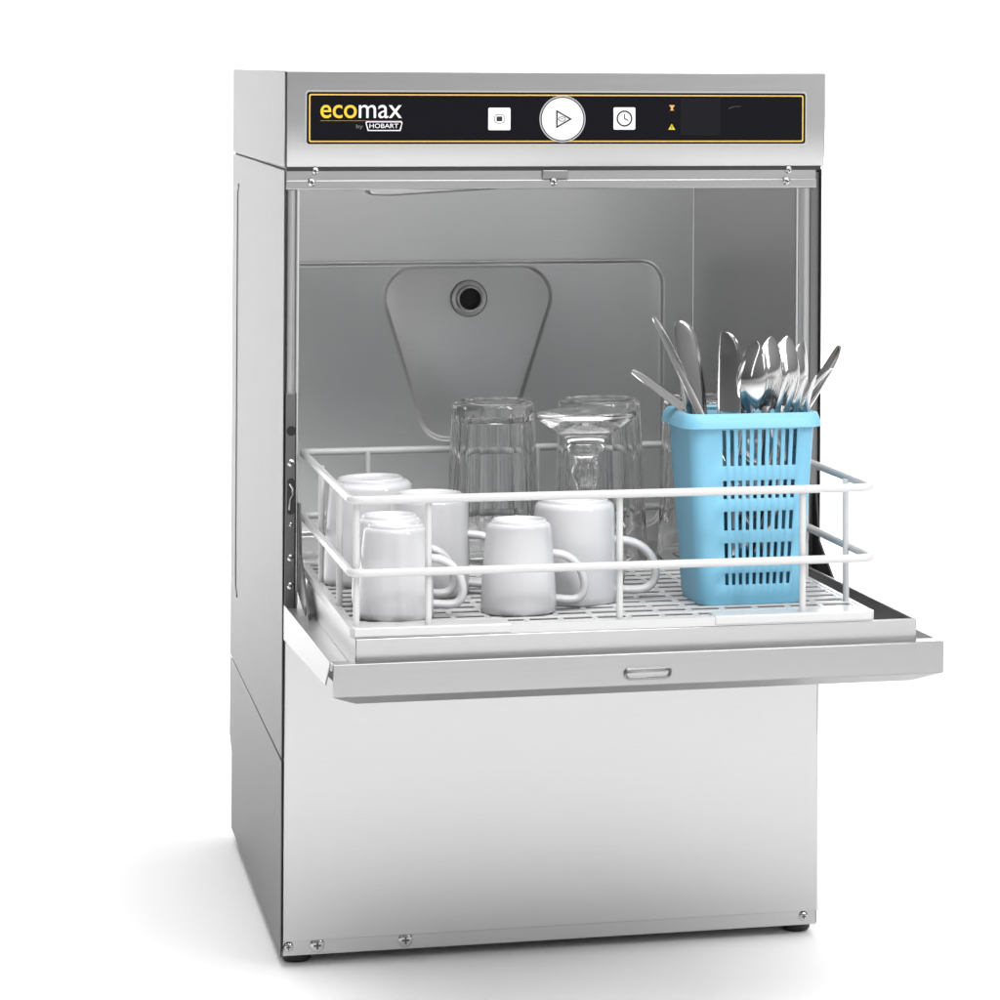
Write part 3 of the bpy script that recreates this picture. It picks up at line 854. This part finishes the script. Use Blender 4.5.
# ------------------------------------------------------------------ camera
cam = bpy.data.cameras.new('camera'); co = bpy.data.objects.new('camera', cam); COL.objects.link(co)
f_px, cxp, cyp = 3151.44, 700.0, 63.17
yaw, roll = 0.236467, 0.005439
Fv = Vector((math.sin(yaw), math.cos(yaw), 0)); Rv = Vector((math.cos(yaw), -math.sin(yaw), 0)); Uv = Rv.cross(Fv)
c, s = math.cos(roll), math.sin(roll)
R2 = Rv * c + Uv * s; U2 = -Rv * s + Uv * c
co.matrix_world = Matrix.Translation((-0.274481, -2.589562, 0.734540)) @ Matrix((R2, U2, -Fv)).transposed().to_4x4()
cam.sensor_width = 36; cam.lens = f_px / 1000 * 36
cam.shift_x = (500 - cxp) / 1000; cam.shift_y = (cyp - 500) / 1000
cam.clip_start = 0.05; cam.clip_end = 60
scene.camera = co

# ------------------------------------------------------------------ light
def area(name, loc, target, sx_, sy_, power, col=(1, 1, 1), spread=180):
    l = bpy.data.lights.new(name, 'AREA'); l.shape = 'RECTANGLE'; l.size = sx_; l.size_y = sy_; l.energy = power; l.color = col; l.spread = math.radians(spread)
    o = bpy.data.objects.new(name, l); COL.objects.link(o); o.location = loc
    o.rotation_euler = (Vector(target) - Vector(loc)).to_track_quat('-Z', 'Y').to_euler(); return o
area('overhead_softbox', (0.15, -0.2, 3.2), (0.15, 0, 0), 3.6, 3.0, 80)
area('backdrop_softbox', (0.5, 1.5, 3.2), (0.5, 3.4, 0.9), 4.0, 0.8, 110, spread=110)
area('key_softbox', (1.9, -2.4, 1.9), (0.2, -0.1, 0.4), 0.35, 1.5, 30)
area('strip_softbox', (-1.7, -2.3, 1.6), (0.2, -0.1, 0.4), 0.12, 1.3, 3)
area('floor_softbox', (-0.2, -2.0, 3.0), (-0.1, -1.5, 0), 1.4, 1.2, 14, spread=85)
area('low_softbox', (0.9, -2.4, 2.1), (0.2, -0.60, -0.1), 1.0, 0.4, 4.5, spread=70)

w = bpy.data.worlds.new('World'); scene.world = w; w.use_nodes = True
nt = w.node_tree; bg = nt.nodes['Background']
tc = nt.nodes.new('ShaderNodeTexCoord'); sp_ = nt.nodes.new('ShaderNodeSeparateXYZ'); rp = nt.nodes.new('ShaderNodeValToRGB')
mr = nt.nodes.new('ShaderNodeMapRange'); mr.inputs['From Min'].default_value = -1; mr.inputs['From Max'].default_value = 1
nt.links.new(tc.outputs['Generated'], sp_.inputs['Vector']); nt.links.new(sp_.outputs['Z'], mr.inputs['Value']); nt.links.new(mr.outputs['Result'], rp.inputs['Fac'])
mx = nt.nodes.new('ShaderNodeMapRange'); mx.inputs['From Min'].default_value = -0.9; mx.inputs['From Max'].default_value = 0.9
mx.inputs['To Min'].default_value = 0.45; mx.inputs['To Max'].default_value = 1.25
nt.links.new(sp_.outputs['X'], mx.inputs['Value']); nt.links.new(mx.outputs['Result'], bg.inputs['Strength'])
nt.links.new(rp.outputs['Color'], bg.inputs['Color'])
e = rp.color_ramp.elements
e[0].position = 0.0; e[0].color = (0.5, 0.5, 0.5, 1); e[1].position = 1.0; e[1].color = (0.76, 0.76, 0.77, 1)
x = e.new(0.495); x.color = (0.95, 0.95, 0.95, 1); x = e.new(0.53); x.color = (0.22, 0.22, 0.225, 1)

# ------------------------------------------------------------------ render settings
for o in bpy.data.objects:
    if o.get('origin_at') is not None: del o['origin_at']
scene.render.engine = 'CYCLES'
cy = scene.cycles
cy.max_bounces = 16; cy.transmission_bounces = 14; cy.glossy_bounces = 8; cy.diffuse_bounces = 5; cy.transparent_max_bounces = 12
cy.use_denoising = True
cy.sample_clamp_indirect = 8.0
vs = scene.view_settings
vs.view_transform = 'Standard'; vs.look = 'None'; vs.exposure = 0.04; vs.gamma = 1.0
